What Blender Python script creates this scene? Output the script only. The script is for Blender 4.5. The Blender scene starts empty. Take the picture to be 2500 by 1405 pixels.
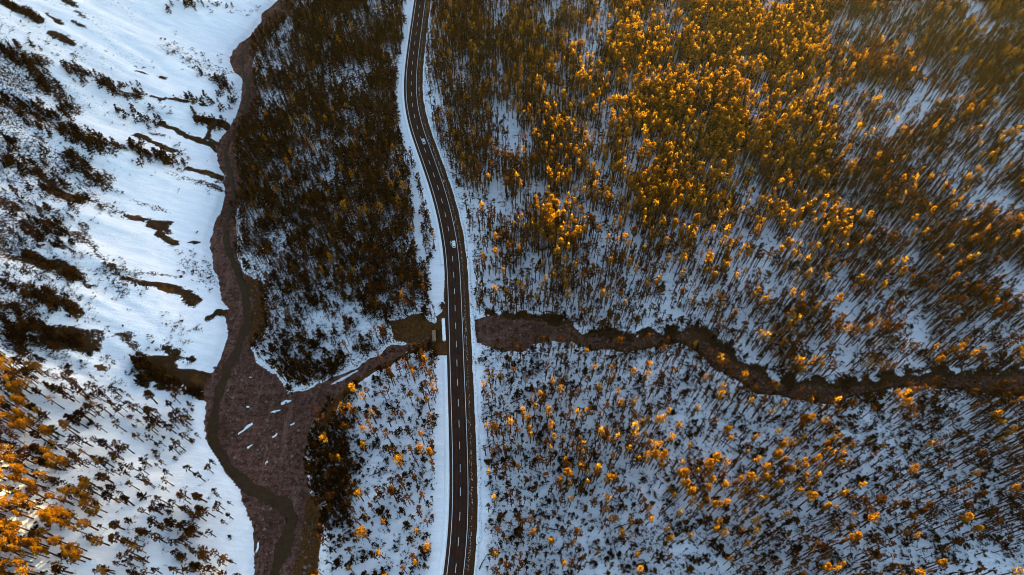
import bpy, math, random
import numpy as np
from mathutils import Vector, Matrix

R = math.radians
rng = np.random.default_rng(7)
random.seed(7)
SC = bpy.context.scene
COL = SC.collection

# ------------------------------------------------------------------ camera
CAM_H, TILT, FOC = 258.0, R(32.9), 1600.0       # metres, angle from straight down, focal length in px of a 2500 px frame
cam = bpy.data.cameras.new('camera')
cam.sensor_width = 36.0
cam.lens = 36.0 * FOC / 2500.0
cam.clip_start, cam.clip_end = 1.0, 20000.0
camo = bpy.data.objects.new('camera', cam); COL.objects.link(camo)
camo.location = (0, 0, CAM_H)
camo.rotation_euler = (TILT, 0, 0)
SC.camera = camo

# ------------------------------------------------------------------ light
SUN_ELEV, SUN_AZ = 3.6, 65.0                    # degrees; azimuth counted from +x towards +y
world = bpy.data.worlds.new('World'); SC.world = world
world.use_nodes = True
wn = world.node_tree.nodes; wl = world.node_tree.links
sky = wn.new('ShaderNodeTexSky'); sky.sky_type = 'NISHITA'; sky.sun_disc = False
sky.sun_elevation = R(SUN_ELEV); sky.sun_rotation = R(90.0 - SUN_AZ)
sky.altitude = 1100; sky.air_density = 0.8; sky.dust_density = 1.2; sky.ozone_density = 0.9
wl.new(sky.outputs[0], wn['Background'].inputs[0])
wn['Background'].inputs[1].default_value = 0.15
sun = bpy.data.lights.new('sun', 'SUN')
sun.energy = 5.0; sun.angle = R(0.5); sun.color = (1.0, 0.86, 0.34)
suno = bpy.data.objects.new('sun', sun); COL.objects.link(suno)
sd = Vector((math.cos(R(SUN_ELEV)) * math.cos(R(SUN_AZ)), math.cos(R(SUN_ELEV)) * math.sin(R(SUN_AZ)), math.sin(R(SUN_ELEV))))
suno.rotation_euler = sd.to_track_quat('Z', 'Y').to_euler()
suno.location = (300, 300, 400)
vs = SC.view_settings
vs.view_transform = 'Standard'; vs.look = 'None'; vs.gamma = 1.0; vs.use_curve_mapping = False
vs.exposure = 2.8
SC.cycles.filter_width = 1.0; SC.cycles.use_denoising = True
SC.cycles.max_bounces = 5; SC.cycles.diffuse_bounces = 3; SC.cycles.glossy_bounces = 2
SC.cycles.transmission_bounces = 3; SC.cycles.transparent_max_bounces = 4

# ------------------------------------------------------------------ small maths
CT, ST = math.cos(TILT), math.sin(TILT)
def U(px, py, z=0.0):
    """point of the photograph -> place on the level z"""
    u = (np.asarray(px, float) - 1250) / FOC; v = (np.asarray(py, float) - 702) / FOC
    k = (CAM_H - z) / (CT + v * ST)
    return u * k, (ST - v * CT) * k
def Q(x, y, z=0.0):
    """place -> point of the photograph (2500 px wide)"""
    x = np.asarray(x, float); y = np.asarray(y, float); z = np.asarray(z, float) - CAM_H
    d = y * ST - z * CT
    return 1250 + FOC * x / d, 702 - FOC * (y * CT + z * ST) / d
def UL(pts, z=0.0):
    a = np.array(pts, float); x, y = U(a[:, 0], a[:, 1], z); return np.stack([x, y], 1)
def hsh(i, j, s):
    n = (i.astype(np.int64) * 374761393 + j.astype(np.int64) * 668265263 + s * 1442695041) & 0x7fffffff
    n = ((n ^ (n >> 13)) * 1274126177) & 0x7fffffff
    return ((n ^ (n >> 16)) & 0xffff) / 65535.0
def vn(x, y, s=0):
    i = np.floor(x); j = np.floor(y); fx = x - i; fy = y - j
    fx = fx * fx * (3 - 2 * fx); fy = fy * fy * (3 - 2 * fy)
    a = hsh(i, j, s); b = hsh(i + 1, j, s); c = hsh(i, j + 1, s); d = hsh(i + 1, j + 1, s)
    return (a * (1 - fx) + b * fx) * (1 - fy) + (c * (1 - fx) + d * fx) * fy
def fbm(x, y, s=0, o=4):
    t = 0; a = 0.5; n = 0
    for k in range(o):
        t = t + a * vn(x * 2 ** k, y * 2 ** k, s + k * 17); n += a; a *= 0.5
    return t / n
def sst(a, b, x):
    t = np.clip((x - a) / (b - a), 0, 1); return t * t * (3 - 2 * t)
def inpoly(x, y, P):
    ins = np.zeros(x.shape, bool)
    for k in range(len(P)):
        x1, y1 = P[k]; x2, y2 = P[(k + 1) % len(P)]
        c = ((y1 > y) != (y2 > y))
        with np.errstate(divide='ignore', invalid='ignore'):
            ins ^= c & (x < (x2 - x1) * (y - y1) / (y2 - y1 + 1e-12) + x1)
    return ins
def dline(x, y, P, closed=False):
    best = np.full(x.shape, 1e9)
    for k in range(len(P) - (0 if closed else 1)):
        a = P[k]; b = P[(k + 1) % len(P)]; d = b - a; L = max(d @ d, 1e-9)
        t = np.clip(((x - a[0]) * d[0] + (y - a[1]) * d[1]) / L, 0, 1)
        best = np.minimum(best, np.hypot(x - a[0] - t * d[0], y - a[1] - t * d[1]))
    return best
def sdp(x, y, P):
    """signed distance to a polygon, positive inside; far points are skipped"""
    out = np.full(x.shape, -50.0)
    m = (x > P[:, 0].min() - 25) & (x < P[:, 0].max() + 25) & (y > P[:, 1].min() - 25) & (y < P[:, 1].max() + 25)
    xx, yy = x[m], y[m]
    d = dline(xx, yy, P, True); out[m] = np.where(inpoly(xx, yy, P), d, -d)
    return out
def chaikin(P, n=3):
    P = np.array(P, float)
    for _ in range(n):
        a, b = P[:-1], P[1:]
        q = np.empty((2 * len(a), 2)); q[0::2] = .75 * a + .25 * b; q[1::2] = .25 * a + .75 * b
        P = np.vstack([P[:1], q, P[-1:]])
    return P
def resample(P, step):
    d = np.hypot(*np.diff(P, axis=0).T); s = np.concatenate([[0], np.cumsum(d)])
    t = np.arange(0, s[-1], step); return np.stack([np.interp(t, s, P[:, 0]), np.interp(t, s, P[:, 1])], 1), t

# ------------------------------------------------------------------ the lie of the land, traced in plan
DASH = [(1026,12),(1014.5,87),(1010,128),(1004,171),(1001,219),(1003.5,243),(1011,292),(1020,318),(1029,342),(1039,371),(1050,401),(1060,429),(1070,458),(1079,489),(1088,523),(1094,554),(1101.6,590),(1106,627),(1108,665),(1109.5,706),(1111,747),(1112.5,791),(1114,836),(1115.6,882),(1117,931),(1119,980),(1121,1033),(1122.5,1085.6),(1124,1140),(1125,1198),(1124.5,1260),(1121,1321),(1114.6,1388),(1106,1450)]
rp = UL(DASH)[::-1]
rp = np.vstack([rp[0] + (rp[0] - rp[1]) * 3, rp, rp[-1] + (rp[-1] - rp[-3]) / np.linalg.norm(rp[-1] - rp[-3]) * np.array([[70.]])[0]])
for _ in range(2):                                  # smooth the hand-traced points
    rp[1:-1] = .25 * rp[:-2] + .5 * rp[1:-1] + .25 * rp[2:]
ROAD, ROAD_S = resample(chaikin(rp, 3), 1.0)
rt = np.gradient(ROAD, axis=0); rt /= np.linalg.norm(rt, axis=1)[:, None]
RN = np.stack([rt[:, 1], -rt[:, 0]], 1)             # to the right of the driving direction up the picture
def road_x(y): return np.interp(y, ROAD[:, 1], ROAD[:, 0])
def road_off(x, y):
    """signed distance to the road's middle, positive on the right"""
    sl = np.interp(y, ROAD[:, 1], np.gradient(ROAD[:, 0], ROAD[:, 1]))
    return (x - road_x(y)) / np.sqrt(1 + sl * sl)

RIV_L = [(735,-60),(683,0),(642,34),(639,55),(608,92),(567,126),(562,143),(574,178),(589,191),(588,239),(581,273),(560,314),(531,359),(530,393),(550,437),(553,478),(543,504),(523,556),(512,590),(519,638),(533,682),(543,733),(560,754),(553,795),(553,829),(536,877),(516,908),(502,959),(506,1027),(512,1089),(536,1123),(553,1157),(588,1195),(594,1232),(618,1270),(618,1335),(615,1403),(610,1520)]
RIV_R = [(775,-60),(728,0),(697,51),(649,89),(625,123),(615,160),(625,191),(632,232),(625,273),(605,307),(581,342),(574,376),(588,427),(594,478),(574,528),(581,573),(581,624),(601,672),(642,699),(642,750),(652,795),(625,829),(611,853),(629,887),(680,914),(704,962),(751,955),(800,965),(785,1010),(758,1062),(748,1113),(748,1164),(762,1222),(789,1253),(782,1301),(779,1352),(775,1403),(770,1520)]
ZB = -3.6
LW, RW = UL(RIV_L, ZB), UL(RIV_R, ZB)
RIVP = np.vstack([LW, RW[::-1]])
GUL_W = UL([(704,962),(751,953),(800,934),(850,905),(900,876),(950,855),(985,838),(1010,826),(1040,814),(1072,806),(1080,838),(1040,852),(1000,862),(950,882),(905,905),(858,940),(820,972),(770,1005)], -2.2)
GUL_E = UL([(1152,784),(1175,777),(1223,773),(1274,774),(1325,785),(1377,795),(1428,808),(1479,822),(1547,827),(1616,816),(1660,805),(1704,812),(1742,843),(1780,873),(1831,908),(1899,931),(1967,938),(2030,950),(2087,942),(2150,935),(2206,926),(2275,922),(2400,912),(2500,902),(2640,885),(2640,955),(2500,957),(2400,960),(2330,952),(2240,942),(2138,957),(2053,980),(2001,986),(1933,976),(1844,956),(1797,921),(1745,899),(1701,856),(1660,838),(1582,851),(1513,860),(1469,853),(1411,845),(1342,834),(1308,846),(1274,862),(1223,862),(1180,846),(1152,836)], -2.2)
PIT = UL([(943,785),(985,780),(1005,768),(1030,765),(1050,785),(1074,792),(1074,835),(1050,848),(1000,836),(962,832),(955,800)], -1.5)
SOILS = [UL([(600,672),(642,700),(655,795),(625,830),(610,850),(603,800),(618,750)], -3), UL([(752,1200),(789,1253),(784,1301),(778,1405),(775,1500),(700,1500),(715,1405),(735,1300),(745,1250)], -3),
         UL([(1062,772),(1078,762),(1101,690),(1104,870),(1056,866),(1058,850),(1070,800)]), UL([(1088,640),(1102,640),(1103,770),(1084,770)]), UL([(790,1010),(820,969),(870,915),(930,885),(965,878),(900,920),(860,948),(835,985),(800,1040),(770,1080)], -.5)]
STRIP = UL([(996,-40),(994,10),(985,102),(971,191),(973,273),(978,325),(993,385),(1008,392),(1028,444),(1038,494),(1052,528),(1062,573),(1066,603),(1052,651),(1050,726),(1062,765),(1076,765),(1085,690),(1104,650),(1104,600),(1094,554),(1070,458),(1029,342),(1008,280),(1001,219),(1004,171),(1014,87),(1026,12),(1033,-40)])
STRIP2 = UL([(1069,868),(1069,925),(1071,1062),(1064,1113),(1066,1232),(1055,1335),(1049,1403),(1040,1500),(1100,1500),(1095,1300),(1098,868)])
STRIP3 = UL([(1003,440),(1018,440),(1030,560),(1038,650),(1024,650),(1016,560)])

def slope_d(x, y):
    return np.interp(y, LW[::-1][:, 1], LW[::-1][:, 0]) - x      # metres left of the river's left edge
ycum = np.maximum.accumulate(LW[::-1][:, 1])
def height(x, y):
    x = np.asarray(x, float); y = np.asarray(y, float)
    near = sst(7, 16, np.abs(road_off(x, y)))
    z = near * ((fbm(x / 30, y / 30, 3) - .5) * 2.2 + (fbm(x / 6, y / 6, 9, 3) - .5) * .5)
    dr = sdp(x, y, RIVP)
    d = slope_d(x, y)
    far = np.where((d > 0) & (dr < 0), np.minimum(-dr, np.maximum(d, 0)), 0.0)
    far = np.where(d > 24, d * .96, far)
    q = y + .34 * x
    wig = 3 * np.sin(x / 19 + 3 * vn(x / 60, y / 60, 5))
    ribs = (fbm((q + wig) / 21, x / 95, 31, 4) - .5) * 12 + (fbm((q + wig) / 6.5, x / 30, 41, 3) - .5) * 4.6
    up = ZB + sst(0, 3, far) * 1.6 + far * .47 + .0008 * far ** 2 + ribs * sst(2, 45, far)
    left = sst(0, 1.5, far) * (d > 0)
    z = np.where(far > 0, up, z)
    z = np.where(dr > -4, np.where(far > 0, z, z + (ZB - z) * sst(-4, 1.5, dr)), z)
    bed = (fbm(x / 7, y / 7, 77, 4) - .5) * 1.0
    z = np.where(dr > 0, z + bed * sst(0, 3, dr), z)
    for G, dep in ((GUL_W, 2.4), (GUL_E, 2.6), (PIT, 1.7)):
        g = sdp(x, y, G)
        k = sst(-2.5, 1.5, g) * (dr < 1.0) * sst(5, 9.5, np.abs(road_off(x, y)))
        z = z - k * (dep + z * .6 - (fbm(x / 5, y / 5, 88) - .5) * .8)
    return z

def P3(px, py):
    """photograph point -> place on the land"""
    z = np.zeros(np.shape(px))
    for _ in range(10):
        x, y = U(px, py, z); z = .4 * z + .6 * height(x, y)
    return x, y, z

# ------------------------------------------------------------------ materials
class NT:
    def __init__(s, name):
        s.m = bpy.data.materials.new(name); s.m.use_nodes = True
        s.t = s.m.node_tree; s.t.nodes.clear()
        s.out = s.t.nodes.new('ShaderNodeOutputMaterial')
    def n(s, typ, **kw):
        nd = s.t.nodes.new('ShaderNode' + typ)
        for k, v in kw.items():
            if k.startswith('_'): setattr(nd, k[1:], v)
        for k, v in kw.items():
            if not k.startswith('_'):
                key = int(k[1:]) if k[0] == 'i' and k[1:].isdigit() else k.replace('__', ' ')
                s.set(nd.inputs[key], v)
        return nd
    def set(s, sock, v):
        if hasattr(v, 'links'): s.t.links.new(v, sock)
        elif hasattr(v, 'outputs'): s.t.links.new(v.outputs[0], sock)
        elif isinstance(v, tuple) and len(v) == 3 and sock.type == 'RGBA': sock.default_value = (*v, 1)
        else: sock.default_value = v
    def math(s, op, a, b=0.0, c=None, clamp=False):
        nd = s.n('Math', _operation=op, _use_clamp=clamp, i0=a, i1=b)
        if c is not None: s.set(nd.inputs[2], c)
        return nd.outputs[0]
    def mix(s, f, a, b):
        nd = s.n('Mix', _data_type='RGBA'); s.set(nd.inputs[0], f); s.set(nd.inputs[6], a); s.set(nd.inputs[7], b)
        return nd.outputs[2]
    def ramp(s, f, lo, hi):
        return s.n('MapRange', _interpolation_type='SMOOTHSTEP', i0=f, i1=lo, i2=hi).outputs[0]
    def noise(s, vec, scale, det=4.0, rough=.6):
        return s.n('TexNoise', Vector=vec, Scale=scale, Detail=det, Roughness=rough).outputs[0]
    def done(s, sh): s.t.links.new(sh.outputs[0] if hasattr(sh, 'outputs') else sh, s.out.inputs[0]); return s.m
    def pbr(s, col, rough=.8, **kw):
        b = s.n('BsdfPrincipled', Base__Color=col, Roughness=rough, **kw); return b
    def pos(s): return s.n('NewGeometry').outputs['Position']

def mat_ground():
    t = NT('snowy_ground'); p = t.pos()
    at = t.n('Attribute', _attribute_name='mask'); sep = t.n('SeparateColor', Color=at.outputs['Color'])
    bare, grav, lit = sep.outputs; soil = at.outputs['Alpha']
    n1 = t.noise(p, .9, 5, .7); n2 = t.noise(p, .18, 4); n3 = t.noise(p, 3.0, 3, .7)
    stre = t.n('Mapping', Vector=p, Rotation=(0, 0, R(19)), Scale=(.05, .5, .2))
    ns = t.noise(stre.outputs[0], 1.0, 5, .65)
    snow = t.mix(t.ramp(ns, .35, .7), (.80, .78, .80), (.90, .88, .88))
    snow = t.mix(t.math('MULTIPLY', t.ramp(n1, .5, .8), .15), snow, (.62, .62, .62))
    # needle litter and twigs on the forest snow
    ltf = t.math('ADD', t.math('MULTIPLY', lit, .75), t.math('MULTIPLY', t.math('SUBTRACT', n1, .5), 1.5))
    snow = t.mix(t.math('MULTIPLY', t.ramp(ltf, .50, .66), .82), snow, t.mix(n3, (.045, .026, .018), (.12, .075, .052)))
    # bare rock and turf on the slope; dark gully banks, one with painted shade
    bc = t.mix(t.ramp(n3, .3, .7), (.012, .0065, .004), (.055, .025, .010))
    bc = t.mix(t.math('MULTIPLY', t.ramp(n2, .5, .7), .7), bc, (.120, .047, .011))
    nb = t.math('ADD', t.math('MULTIPLY', n1, 1.5), t.math('MULTIPLY', n3, 1.1))
    bf = t.ramp(t.math('ADD', bare, t.math('SUBTRACT', nb, 1.3)), .46, .6)
    c = t.mix(bf, snow, bc)
    # river gravel
    vor = t.n('TexVoronoi', Vector=p, Scale=1.3)
    gst = t.n('Mapping', Vector=p, Rotation=(0, 0, R(-33)), Scale=(.06, .55, .2))
    g2 = t.noise(gst.outputs[0], 1.0, 5, .65)
    g6 = t.noise(p, .55, 6, .8); gc = t.mix(t.ramp(t.math('ADD', t.math('MULTIPLY', n3, .3), t.math('MULTIPLY', g6, .7)), .40, .62), (.026, .010, .007), (.200, .088, .062))
    gc = t.mix(t.math('MULTIPLY', t.ramp(g2, .45, .7), .55), gc, (.21, .098, .07))
    gc = t.mix(t.math('MULTIPLY', t.ramp(n2, .45, .65), .4), gc, (.045, .019, .009))
    gc = t.mix(t.math('MULTIPLY', t.ramp(vor.outputs['Color'], .8, .95), .4), gc, (.27, .17, .135))
    g4 = t.noise(p, .07, 6, .7); gc = t.mix(t.math('MULTIPLY', t.ramp(g4, .42, .62), .4), gc, (.036, .014, .008))
    g5 = t.n('Mapping', Vector=p, Rotation=(0, 0, R(25)), Scale=(.35, .035, .2)); gc = t.mix(t.math('MULTIPLY', t.ramp(t.noise(g5.outputs[0], 1.0, 6, .7), .52, .66), .5), gc, (.24, .115, .085))
    gf = t.ramp(t.math('ADD', grav, t.math('MULTIPLY', t.math('SUBTRACT', n1, .5), .7)), .44, .56)
    c = t.mix(gf, c, gc)
    sc = t.mix(t.ramp(n1, .3, .7), (.038, .016, .006), (.120, .050, .015))
    sf = t.ramp(t.math('ADD', soil, t.math('MULTIPLY', t.math('SUBTRACT', n1, .5), 1.0)), .44, .58)
    c = t.mix(sf, c, sc)
    hgt = t.math('ADD', t.math('MULTIPLY', n1, .35), t.math('ADD', t.math('MULTIPLY', n3, .12), t.math('MULTIPLY', ns, .5)))
    bmp = t.n('Bump', Strength=.8, Distance=1.2, Height=hgt)
    return t.done(t.pbr(c, .9, Normal=bmp, Specular__IOR__Level=.02))
def mat_asphalt():
    t = NT('asphalt'); p = t.pos()
    at = t.n('Attribute', _attribute_name='off').outputs['Fac']
    n = t.noise(p, .35, 5); n2 = t.noise(p, 5, 3)
    c = t.mix(t.ramp(n, .3, .7), (.025, .0105, .0075), (.041, .018, .0125))
    tr = t.math('ABSOLUTE', t.math('SUBTRACT', t.math('ABSOLUTE', at), 1.5))
    trk = t.ramp(t.math('ABSOLUTE', t.math('SUBTRACT', tr, .75)), .35, .0)
    c = t.mix(t.math('MULTIPLY', trk, .7), c, (.015, .007, .0055))
    c = t.mix(t.math('MULTIPLY', t.ramp(t.math('ABSOLUTE', at), 2.9, 3.5), .5), c, (.05, .026, .016))
    c = t.mix(t.math('MULTIPLY', n2, .25), c, (.05, .029, .022))
    return t.done(t.pbr(c, .85, Specular__IOR__Level=.03))
def mat_plain(name, c1, c2, sc=2.0, rough=.8, **kw):
    kw.setdefault('Specular__IOR__Level', .03)
    t = NT(name); p = t.pos(); n = t.noise(p, sc, 5, .65)
    return t.done(t.pbr(t.mix(t.ramp(n, .3, .7), c1, c2), rough, **kw))
def mat_paint():
    t = NT('road_paint'); p = t.pos(); n = t.noise(p, 4, 4, .7)
    return t.done(t.pbr(t.mix(t.ramp(n, .5, .75), (.72, .68, .62), (.3, .26, .23)), .7))
def mat_verge():
    t = NT('verge_earth'); p = t.pos()
    n1 = t.noise(p, .9, 5, .7); n3 = t.noise(p, 2.2, 4, .7)
    off = t.n('Attribute', _attribute_name='off').outputs['Fac']
    c = t.mix(t.ramp(n3, .3, .7), (.024, .010, .006), (.080, .034, .014))
    band = t.ramp(t.math('ABSOLUTE', t.math('SUBTRACT', off, 4.55)), .55, .1)
    sf = t.ramp(t.math('ADD', n3, t.math('MULTIPLY', band, .10)), .67, .72)
    c = t.mix(sf, c, (.8, .8, .8))
    return t.done(t.pbr(c, .9, Specular__IOR__Level=.03))
def mat_speckled():
    t = NT('rough_snow'); p = t.pos(); n1 = t.noise(p, 1.6, 4, .7); n2 = t.noise(p, .25, 3)
    f = t.ramp(t.math('ADD', n1, t.math('MULTIPLY', n2, .35)), .74, .80)
    c = t.mix(t.ramp(n2, .3, .7), (.76, .75, .76), (.88, .87, .87))
    return t.done(t.pbr(t.mix(f, c, (.05, .028, .018)), .85, Specular__IOR__Level=.15))
def mat_water():
    t = NT('river_water'); p = t.pos(); n = t.noise(p, .5, 5, .7)
    c = t.mix(t.ramp(n, .35, .7), (.030, .0145, .005), (.055, .027, .010))
    b = t.n('Bump', Strength=.35, Distance=.25, Height=t.noise(p, 1.1, 4, .7))
    return t.done(t.pbr(c, .45, Normal=b, Specular__IOR__Level=.08))
def mat_foliage(name, dark, mid, lite, trans=.4):
    t = NT(name)
    tint = t.n('Attribute', _attribute_name='tint').outputs['Fac']
    rnd = t.n('ObjectInfo').outputs['Random']
    f = t.math('ADD', t.math('MULTIPLY', tint, .8), t.math('MULTIPLY', rnd, .2), clamp=True)
    c = t.mix(t.ramp(f, .0, .55), dark, mid); c = t.mix(t.ramp(f, .5, 1.0), c, lite)
    d = t.n('BsdfDiffuse', Color=c); tr = t.n('BsdfTranslucent', Color=c)
    return t.done(t.n('MixShader', Fac=trans, i1=d.outputs[0], i2=tr.outputs[0]))
def mat_flat(name, col, rough=.4, **kw):
    t = NT(name); n = t.noise(t.pos(), 6, 3)
    return t.done(t.pbr(t.mix(t.math('MULTIPLY', n, .2), col, tuple(c * .7 for c in col)), rough, **kw))

M = dict(ground=mat_ground(), asphalt=mat_asphalt(), paint=mat_paint(), verge=mat_verge(), water=mat_water(),
         snow=mat_plain('packed_snow', (.78, .79, .79), (.88, .87, .86), 1.2, .8, Specular__IOR__Level=.15),
         rough_snow=mat_speckled(),
         bark=mat_plain('pine_bark', (.034, .012, .006), (.105, .037, .016), 1.5, .9),
         deadwood=mat_plain('dead_wood', (.022, .015, .013), (.055, .038, .030), 2, .9),
         sun_gold=mat_foliage('sun_gold_needles', (.12, .034, .003), (.31, .116, .006), (.54, .27, .015), .55),  # low sun on crowns put into the colour, plus some tree-to-tree variety
         olive=mat_foliage('olive_needles', (.026, .0075, .0016), (.078, .0245, .003), (.155, .054, .005), .4),
         dark=mat_foliage('dark_needles', (.007, .003, .0012), (.022, .007, .0016), (.056, .018, .003), .3),
         concrete=mat_plain('concrete', (.22, .20, .18), (.36, .33, .30), 1.5, .85),
         timber=mat_plain('timber', (.20, .115, .06), (.32, .2, .11), 2.5, .8),
         ridge=mat_plain('shade_ridge_side', (.05, .045, .03), (.5, .5, .5), .02, .9))

# ------------------------------------------------------------------ mesh helpers
def mesh_np(name, v, f, mat, attrs=None, smooth=False):
    v = np.asarray(v, np.float32); f = np.asarray(f, np.int32)
    me = bpy.data.meshes.new(name); k = f.shape[1]
    me.vertices.add(len(v)); me.vertices.foreach_set('co', v.ravel())
    me.loops.add(f.size); me.loops.foreach_set('vertex_index', f.ravel())
    me.polygons.add(len(f)); me.polygons.foreach_set('loop_start', np.arange(0, f.size, k, dtype=np.int32))
    if smooth: me.polygons.foreach_set('use_smooth', np.ones(len(f), bool))
    for an, (typ, dat) in (attrs or {}).items():
        a = me.attributes.new(an, typ, 'POINT')
        a.data.foreach_set('color' if 'COLOR' in typ else 'value', np.asarray(dat, np.float32).ravel())
    for m in (mat if isinstance(mat, (list, tuple)) else [mat]): me.materials.append(m)
    me.update(calc_edges=True); me.validate()
    return me
def obj(name, me, parent=None, label=None, cat=None, group=None, kind=None):
    o = bpy.data.objects.new(name, me); COL.objects.link(o)
    if parent: o.parent = parent
    for k, v in (('label', label), ('category', cat), ('group', group), ('kind', kind)):
        if v: o[k] = v
    return o
class MB:
    def __init__(s): s.v = []; s.f = []
    def add(s, v, f): n = len(s.v); s.v += [tuple(a) for a in v]; s.f += [tuple(i + n for i in q) for q in f]
    def box(s, c, d, rz=0.0, top=1.0):
        ca, sa = math.cos(rz), math.sin(rz); v = []
        for z in (-1, 1):
            k = top if z > 0 else 1
            for x, y in ((-1, -1), (1, -1), (1, 1), (-1, 1)):
                X, Y = x * d[0] / 2 * k, y * d[1] / 2 * k
                v.append((c[0] + X * ca - Y * sa, c[1] + X * sa + Y * ca, c[2] + z * d[2] / 2))
        s.add(v, [(0, 3, 2, 1), (4, 5, 6, 7), (0, 1, 5, 4), (1, 2, 6, 5), (2, 3, 7, 6), (3, 0, 4, 7)])
    def tube(s, p, r, n=6):
        b = len(s.v); p = [Vector(a) for a in p]
        for k, a in enumerate(p):
            d = (p[min(k + 1, len(p) - 1)] - p[max(k - 1, 0)]).normalized()
            e = d.orthogonal().normalized(); g = d.cross(e)
            for i in range(n):
                t = 2 * math.pi * i / n; s.v.append(tuple(a + (e * math.cos(t) + g * math.sin(t)) * r[k]))
        for k in range(len(p) - 1):
            for i in range(n):
                j = (i + 1) % n; s.f.append((b + k * n + i, b + k * n + j, b + k * n + n + j, b + k * n + n + i))
        s.f.append(tuple(b + i for i in range(n))[::-1]); s.f.append(tuple(b + (len(p) - 1) * n + i for i in range(n)))
    def mesh(s, name, mat, smooth=False):
        me = bpy.data.meshes.new(name); me.from_pydata(s.v, [], s.f); me.materials.append(mat)
        if smooth:
            for p in me.polygons: p.use_smooth = True
        me.update(); return me

# ------------------------------------------------------------------ the ground: one sheet out to the horizon
def axis(lo, hi, step, far):
    c = np.arange(lo, hi + step, step); g = [step * 2]
    while sum(g) < far: g.append(g[-1] * 1.45)
    g = np.cumsum(g); return np.concatenate([lo - g[::-1], c, c[-1] + g])
gx, gy = axis(-330, 372, 1.2, 3000), axis(18, 425, 1.2, 3000)
X, Y = np.meshgrid(gx, gy); xs, ys = X.ravel(), Y.ravel()
Z = height(xs, ys)
Z = np.clip(Z, -12, 170)

# bare rock and turf on the left slope, as lines and blobs: (points, width in photo px, strength)
BARE = [([(14,7),(96,51)],13,.75),([(113,34),(143,55)],8,.75),([(130,82),(171,106)],12,.8),([(154,0),(184,14)],10,.7),([(190,28),(208,44)],7,.6),([(181,55),(202,63)],7,.6),
 ([(0,115),(14,124)],9,.8),([(8,135),(105,150)],26,.5),([(27,205),(72,225)],13,.55),([(78,171),(110,225)],22,.62),([(120,205),(178,273)],24,.55),([(285,222),(342,239)],12,.6),
 ([(355,230),(400,242),(505,258)],4,.85),([(325,171),(403,191)],4,.85),([(331,162),(357,166)],4,.7),([(410,115),(545,178)],34,.33),([(520,195),(570,222)],20,.4),
 ([(393,304),(440,325),(530,365)],9,.9),([(485,290),(553,308)],12,.85),([(515,300),(506,338)],7,.8),([(506,338),(530,350)],5,.7),([(338,331),(424,369)],9,.85),([(345,322),(400,330)],5,.5),
 ([(0,246),(70,290),(150,310),(260,358)],28,.52),([(0,300),(60,330),(130,400)],50,.40),([(10,360),(120,440),(178,478)],60,.42),([(171,386),(250,440)],30,.55),([(90,420),(140,470)],14,.8),([(220,438),(300,470)],6,.45),
 ([(461,413),(536,432)],12,.95),([(490,445),(535,460)],10,.6),([(505,455),(550,440)],6,.5),([(410,420),(490,450)],14,.35),
 ([(130,460),(181,490)],15,.85),([(191,477),(250,500),(307,528)],9,.5),([(307,528),(350,538),(410,549)],8,.8),([(375,549),(400,556),(412,566)],13,1.0),([(388,572),(425,592)],12,1.0),([(427,592),(495,593)],3,.9),([(320,490),(420,520)],5,.42),
 ([(0,494),(30,510)],18,.65),([(58,545),(99,580)],16,.68),([(137,511),(154,562)],12,.5),([(171,569),(195,586)],12,.6),([(137,593),(153,606)],11,.6),([(30,530),(50,560)],9,.5),([(0,575),(20,600)],12,.5),
 ([(184,511),(205,560),(239,620),(270,650)],8,.5),([(270,650),(307,682),(358,694)],8,.66),([(262,655),(300,712)],20,.42),([(355,692),(400,700),(440,704)],9,.95),([(400,702),(440,710),(471,735)],13,1.0),([(425,728),(470,745)],9,.5),
 ([(345,665),(440,676)],5,.5),([(450,640),(530,690)],26,.32),([(82,631),(137,655),(160,662)],22,.82),([(150,660),(188,676)],15,.7),([(16,622),(40,635)],9,.7),([(40,650),(62,664)],9,.5),([(195,680),(213,702)],6,.7),([(70,655),(110,680)],8,.45),
 ([(68,709),(125,728)],20,.68),([(100,725),(130,737)],10,1.0),([(145,735),(182,756)],14,.72),([(175,735),(198,770)],7,.6),([(150,770),(190,776)],6,.45),
 ([(98,798),(150,806),(190,818),(240,815)],12,.62),([(130,825),(219,850)],26,.74),([(180,820),(215,850)],20,1.0),([(225,806),(250,828),(290,818),(328,819)],6,.65),([(300,826),(325,840),(345,872)],9,.6),([(82,832),(110,838)],9,.6),([(140,862),(190,858)],12,.4),
 ([(0,752),(50,760),(79,790)],22,.55),([(30,800),(60,815)],16,.6),([(0,820),(40,850)],16,.5),([(505,780),(530,768),(560,757)],7,.9),([(408,852),(428,862)],11,.75),([(388,785),(440,782)],5,.55),
 ([(240,895),(262,902)],6,.8),([(160,900),(172,912)],7,.8),([(75,900),(150,925)],9,.5),([(90,880),(110,893)],6,.5)]
AF = [(322,884),(360,868),(440,872),(470,871),(479,880),(466,889),(458,884),(440,881),(432,886),(440,896),(470,902),(500,911),(520,908),(506,960),(470,948),(430,938),(340,934),(330,915),(350,905)]
AF2 = [(330,928),(360,938),(420,944),(470,955),(505,966),(505,978),(440,955),(360,948)]
bare = np.zeros(xs.shape); sl_m = slope_d(xs, ys) > -2
sx, sy = xs[sl_m], ys[sl_m]; sb = np.zeros(sx.shape)
inv = (sx > -330) & (sy < 430)
ball = np.array([p for b in BARE for p in b[0]], float); bxx, byy, _ = P3(ball[:, 0], ball[:, 1]); bn = 0
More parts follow.
